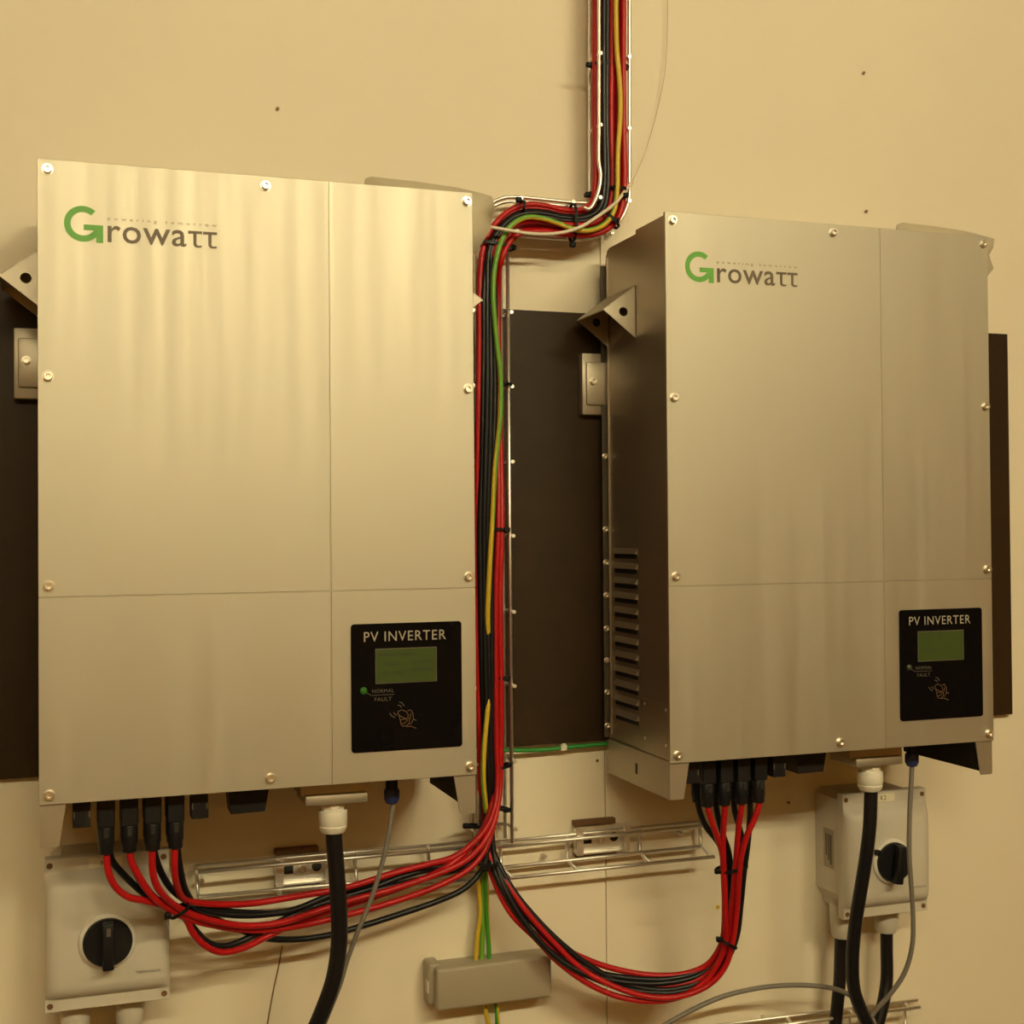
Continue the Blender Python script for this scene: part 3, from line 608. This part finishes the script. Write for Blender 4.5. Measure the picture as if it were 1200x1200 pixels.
# ------------------------------------------------------------------ cable ties
def tie(a, b, Y, hd, label, head=None, tail=0.0, tie_w=.0019, head_r=.0052):
    """band around a bundle: a, b = pixels at both sides, Y = bundle middle depth, hd = half depth"""
    hd *= .62; Y -= .002; A, B = P(*a, Y), P(*b, Y); c = (A + B) / 2; ex = (B - A) / 2; hw = ex.length; ex.normalize(); ey = Vector((0, 1, 0))
    t = thing('cable_tie', label, 'cable tie', c, 'black cable ties')
    ring = []
    for i in range(28):
        th = 2 * math.pi * i / 28; ct, st = math.cos(th), math.sin(th)
        ring.append(ex * (hw * math.copysign(abs(ct) ** .8, ct)) + ey * (hd * math.copysign(abs(st) ** .8, st)))
    ax = ex.cross(ey).normalized(); bm = bmesh.new(); R = []
    for p in ring:
        q = p.normalized()
        R.append([bm.verts.new(p + ax * s1 * tie_w + q * s2 * .0009) for s1, s2 in ((-1, -1), (1, -1), (1, 1), (-1, 1))])
    for i in range(28):
        u, v = R[i], R[(i + 1) % 28]
        for k in range(4): bm.faces.new((u[k], u[(k + 1) % 4], v[(k + 1) % 4], v[k]))
    obj('tie_band', bm, 'tie', t)
    hp = (P(*head, Y - hd * .7) - c) if head else ex * hw - ey * hd * .5
    bm = bmesh.new(); s = head_r * .8
    box(bm, -s, s, -s * .8, s * .8, -s * .85, s * .85, bev=.0018, seg=3); bmesh.ops.translate(bm, verts=bm.verts[:], vec=hp)
    obj('tie_head', bm, 'tie', t, 'auto')
    if tail:
        d = (hp.normalized() * .6 + Vector((0, -.7, -.2))).normalized()
        tube('tie_tail', [hp, hp + d * tail], .0014, 'tie', t, 6, smooth=False)
    return t
tie((692, 76), (736, 80), .190, .022, 'cable tie highest up on the upper vertical tray', (690, 76), 0)
tie((716, 220), (733, 222), .172, .012, 'cable tie round the red and yellow cables just above the bend', (733, 229), .006)
tie((686, 228), (700, 228), .200, .018, 'cable tie on the left wire of the upper tray just above the bend', (689, 228), .004)
tie((671, 239), (671, 283), .183, .023, 'cable tie round the sideways run of cables near the bend', (671, 287), .006)
tie((612, 236), (611, 249), .180, .018, 'cable tie round the top red cable of the sideways run', (608, 234), 0)
tie((708, 250), (724, 267), .172, .016, 'cable tie on the outside of the cable bend', (722, 258), .006)
tie((558, 284), (604, 291), .186, .022, 'cable tie where the cables turn down into the middle tray', (597, 292), .005)
tie((556, 450), (599, 451), .188, .022, 'cable tie on the middle tray at the upper middle screws', (592, 449), .006)
tie((556, 619), (596, 621), .188, .024, 'cable tie on the middle tray above the scored line of the left inverter', (594, 621), 0)
tie((576, 794), (596, 795), .186, .014, 'cable tie on the middle tray beside the left display panel', (594, 795), 0)
tie((574, 901), (598, 896), .186, .016, 'cable tie on the middle tray just below the green wire', (596, 896), .004)
tie((574, 945), (598, 949), .186, .020, 'lowest cable tie on the middle tray above the tray crossing', (593, 949), .005)
tie((545, 968), (566, 968), .194, .014, 'cable tie on the left wire just above the lower tray', (546, 968), .004)
tie((554, 1010), (583, 1012), .178, .026, 'cable tie where the cables divide to left and right', (569, 1018), 0)
tie((199, 1074), (221, 1060), .082, .026, 'cable tie round the cables beside the left isolator knob', (197, 1073), .008)
tie((841, 1021), (874, 1013), .076, .024, 'upper cable tie round the cables hanging under the right inverter', (841, 1021), .006)
tie((842, 1100), (861, 1110), .094, .022, 'lower cable tie round the cables hanging under the right inverter', (843, 1101), .004)

# ------------------------------------------------------------------ isolator switches
def isolator(label, X0, Z0, mark, word, rot, gl_x):
    BW, BH = .1430, .1820; yb = WALLY
    t = thing('isolator_switch', label, 'switch box', (X0, WALLY, Z0), 'grey rotary isolator switches')
    y_ = lambda v: v - WALLY
    bm = bmesh.new()
    prism(bm, [(.006, -.012), (.018, -.004), (BW - .018, -.004), (BW - .006, -.012), (BW - .006, -BH + .030), (BW - .016, -BH + .014), (BW - .018, -BH + .004), (.018, -BH + .004), (.016, -BH + .014), (.006, -BH + .030)], y_(.163), 0, 'y')
    obj('base_box', bm, 'box_grey', t)
    # lid: ledges at top and bottom, swollen middle
    prof = [(.165, 0), (.152, 0), (.1505, -.001), (.1505, -.0165), (.1490, -.0185), (.1420, -.024), (.1365, -.031), (.1345, -.040), (.1340, -.060), (.1340, -.120), (.1345, -.148), (.1365, -.156), (.1420, -.162), (.1490, -.1655), (.1505, -.1675), (.1505, -BH + .001), (.152, -BH), (.165, -BH)]
    stations = [(0, .86), (.004, .35), (.010, .10), (.018, 0), (BW - .018, 0), (BW - .010, .10), (BW - .004, .35), (BW, .86)]
    bm = bmesh.new(); cols = []
    for x, k in stations:
        col = []
        for y, z in prof:
            yy = y + max(0, (.1505 - y)) * k if y < .1505 else y
            xx = x
            col.append(bm.verts.new((xx, y_(yy), z)))
        cols.append(col)
    for a, b in zip(cols, cols[1:]):
        for i in range(len(prof) - 1): bm.faces.new((a[i], a[i + 1], b[i + 1], b[i]))
    for col in (cols[0], cols[-1]): bm.faces.new(col)
    for i in (0, -1): pass
    bm.faces.new([c[0] for c in cols] + [c[-1] for c in cols][::-1])
    lid = obj('lid', bm, 'box_grey', t, 'auto')
    for x in (.0055, BW - .0065):
        for z in (-.0085, -BH + .0075):
            lat('lid_screw', 'wood', lid, [(.0036, 0), (.0036, .0004), (.0022, -.0002 + .0004), (0, .0003)], (x, y_(.1505), z), 'y', 14)
    kx, kz = .0705, -.0985
    lat('knob_ring', 'box_ring', t, [(.0325, 0), (.0325, .004), (.0305, .006), (.0285, .006), (.0285, 0)], (kx, y_(.1345), kz), 'y', 36)
    kn = lat('knob', 'black_plastic', t, [(.0283, 0), (.0283, .010), (.0268, .012), (0, .012)], (0, 0, 0), 'y', 36)
    kn.location = (kx, y_(.1345), kz); kn.rotation_euler = (0, rot, 0)
    bm = bmesh.new(); box(bm, -.0065, .0065, -.026, -.011, -.0285, .0265, bev=.002); obj('grip', bm, 'black_plastic', kn, 'auto')
    bm = bmesh.new(); box(bm, -.0018, .0030, -.0264, -.0255, .0120, .0215); obj('pointer', bm, 'print_dim' if mark == 'K1' else 'black_plastic', kn)
    if mark == 'K2':
        bx('locking_tab', 'black_plastic', kn, -.0330, -.026, -.010, -.002, .008, .016, bev=.0015)
    else:
        bx('locking_tab', 'black_plastic', kn, -.006, .006, -.010, -.002, -.0335, -.027, bev=.0015)
    tp = bx('label_tape', 'label_tape', t, .050, .088, y_(.1499), y_(.1506), -.0150, -.0035)
    text_mesh('lettering', mark, 'hole', tp, .064, .0735, -.0125, -.0060, y_(.1497), 1.2)
    if word: text_mesh('lettering', word, 'print_dim', lid, .1030, .1310, -.1415, -.1385, y_(.1337), 1.0)
    else:
        text_mesh('lettering', 'TERWASCO', 'print_dim', lid, .1010, .1290, -.1415, -.1390, y_(.1337), 1.0)
    for gx in gl_x:
        gy = y_(.190)
        g = lat('cable_gland', 'box_grey', t, [(.0185, -BH + .012), (.0185, -BH - .010), (.0175, -BH - .020), (.0165, -BH - .034), (.0140, -BH - .038), (0, -BH - .038)], (gx, gy, 0), 'z', 20)
    # printed rating plate on the left flank
    bx('rating_plate', 'cover_grey', t, .0056, .0062, y_(.185), y_(.212), -.118, -.060)
    bm = bmesh.new()
    for i, (a, b) in enumerate(((.190, .195), (.197, .2), (.203, .206))): box(bm, .0052, .0057, y_(a), y_(b), -.112 + i * .006, -.068)
    obj('rating_print', bm, 'print_dim', t)
    return t
isolator('grey isolator switch with upright black knob below the left inverter', .0033, -.0935, 'K1', 'TERWASCO', 0.0, (.034, .098))
isolator('grey isolator switch with turned black knob below the right inverter', 1.0975, -.0965, 'K2', None, math.radians(8), (.0225, .0985))
def vcable(label, px): cable('power_cable', px, .0093, 'black_cable', label, 'cable', 'thick black power cables', n=14)
vcable('thick black cable from the left gland of the right isolator', [(985.5, 1092, .190), (985, 1115, .190), (984, 1150, .189), (981, 1180, .188), (977, 1222, .186)])
vcable('thick black cable from the right gland of the right isolator', [(1039, 1084, .190), (1039, 1110, .189), (1039, 1150, .186), (1034, 1180, .18), (1022, 1222, .176)])
for lab, gx in (('thick black cable from the left gland of the left isolator', .034), ('thick black cable from the right gland of the left isolator', .098)):
    tag(tube('power_cable', [(.0033 + gx, .190, -.297), (.0033 + gx, .190, -.33), (.0033 + gx, .190, -.40)], .0093, 'black_cable', None, 14), lab, 'cable', 'thick black power cables')

# ------------------------------------------------------------------ grey earth terminal cover
t = thing('terminal_cover', 'grey plastic terminal cover over the green and yellow wires', 'terminal cover', P(580, 1190, WALLY))
O = Vector(t.location)
ax, bx2, az, bz = .4945 - O.x, .6580 - O.x, -.3485 - O.z, -.2930 - O.z
bm = bmesh.new(); box(bm, ax, bx2, -.046, -.004, az, bz, bev=.004, seg=3); obj('cover', bm, 'cover_grey', t, 'auto')
bm = bmesh.new(); box(bm, ax - .002, bx2 + .006, -.012, 0, az - .002, bz - .004, bev=.002); obj('base', bm, 'cover_grey', t, 'auto')
bm = bmesh.new(); box(bm, ax - .0075, ax + .010, -.032, 0, az + .004, bz + .004, bev=.004, seg=3); ec = obj('end_cap', bm, 'cover_grey', t, 'auto')
bx('clip', 'box_grey', ec, ax - .009, ax - .004, -.030, -.018, az + .020, az + .036, bev=.001)

# ------------------------------------------------------------------ small marks on the wall
for lab, p in (('small nail in the wall above the left inverter', (325, 128)), ('small nail in the wall above the right inverter', (1011, 86)), ('tiny nail just above the top edge of the right inverter', (1014, 248)),
               ('tiny nail head to the left of the wall joint below the board', (699, 891)), ('nail above the right end of the grey terminal cover', (631, 1122)), ('small nail right of the cables under the right inverter', (923, 940)), ('tiny nail left of the wall joint above the tray bracket', (702, 960))):
    p3 = P(*p, WALLY); tn = thing('nail', lab, 'nail', p3, 'nails in the wall')
    lat('nail_head', 'pencil', tn, [(.0008, 0), (.0008, .003), (.0022, .003), (.0020, .0042), (0, .0046)], (0, 0, 0), 'y', 10)
p3 = P(841, 1063, WALLY); tn = thing('wall_plug', 'small yellow plug in the wall left of the hanging cables', 'wall plug', p3)
lat('plug_rim', 'earth_b', tn, [(.003, 0), (.003, .001), (.0014, .0012), (0, .0006)], (0, 0, 0), 'y', 12)
cable('wall_line', [(331, 1108, .2335), (326, 1135, .2335), (319, 1168, .2335), (311, 1215, .2335)], .0009, 'pencil', 'thin brown line slanting down the wall left of the thick black cable', 'wire')  # thin brown line laid along the wall surface
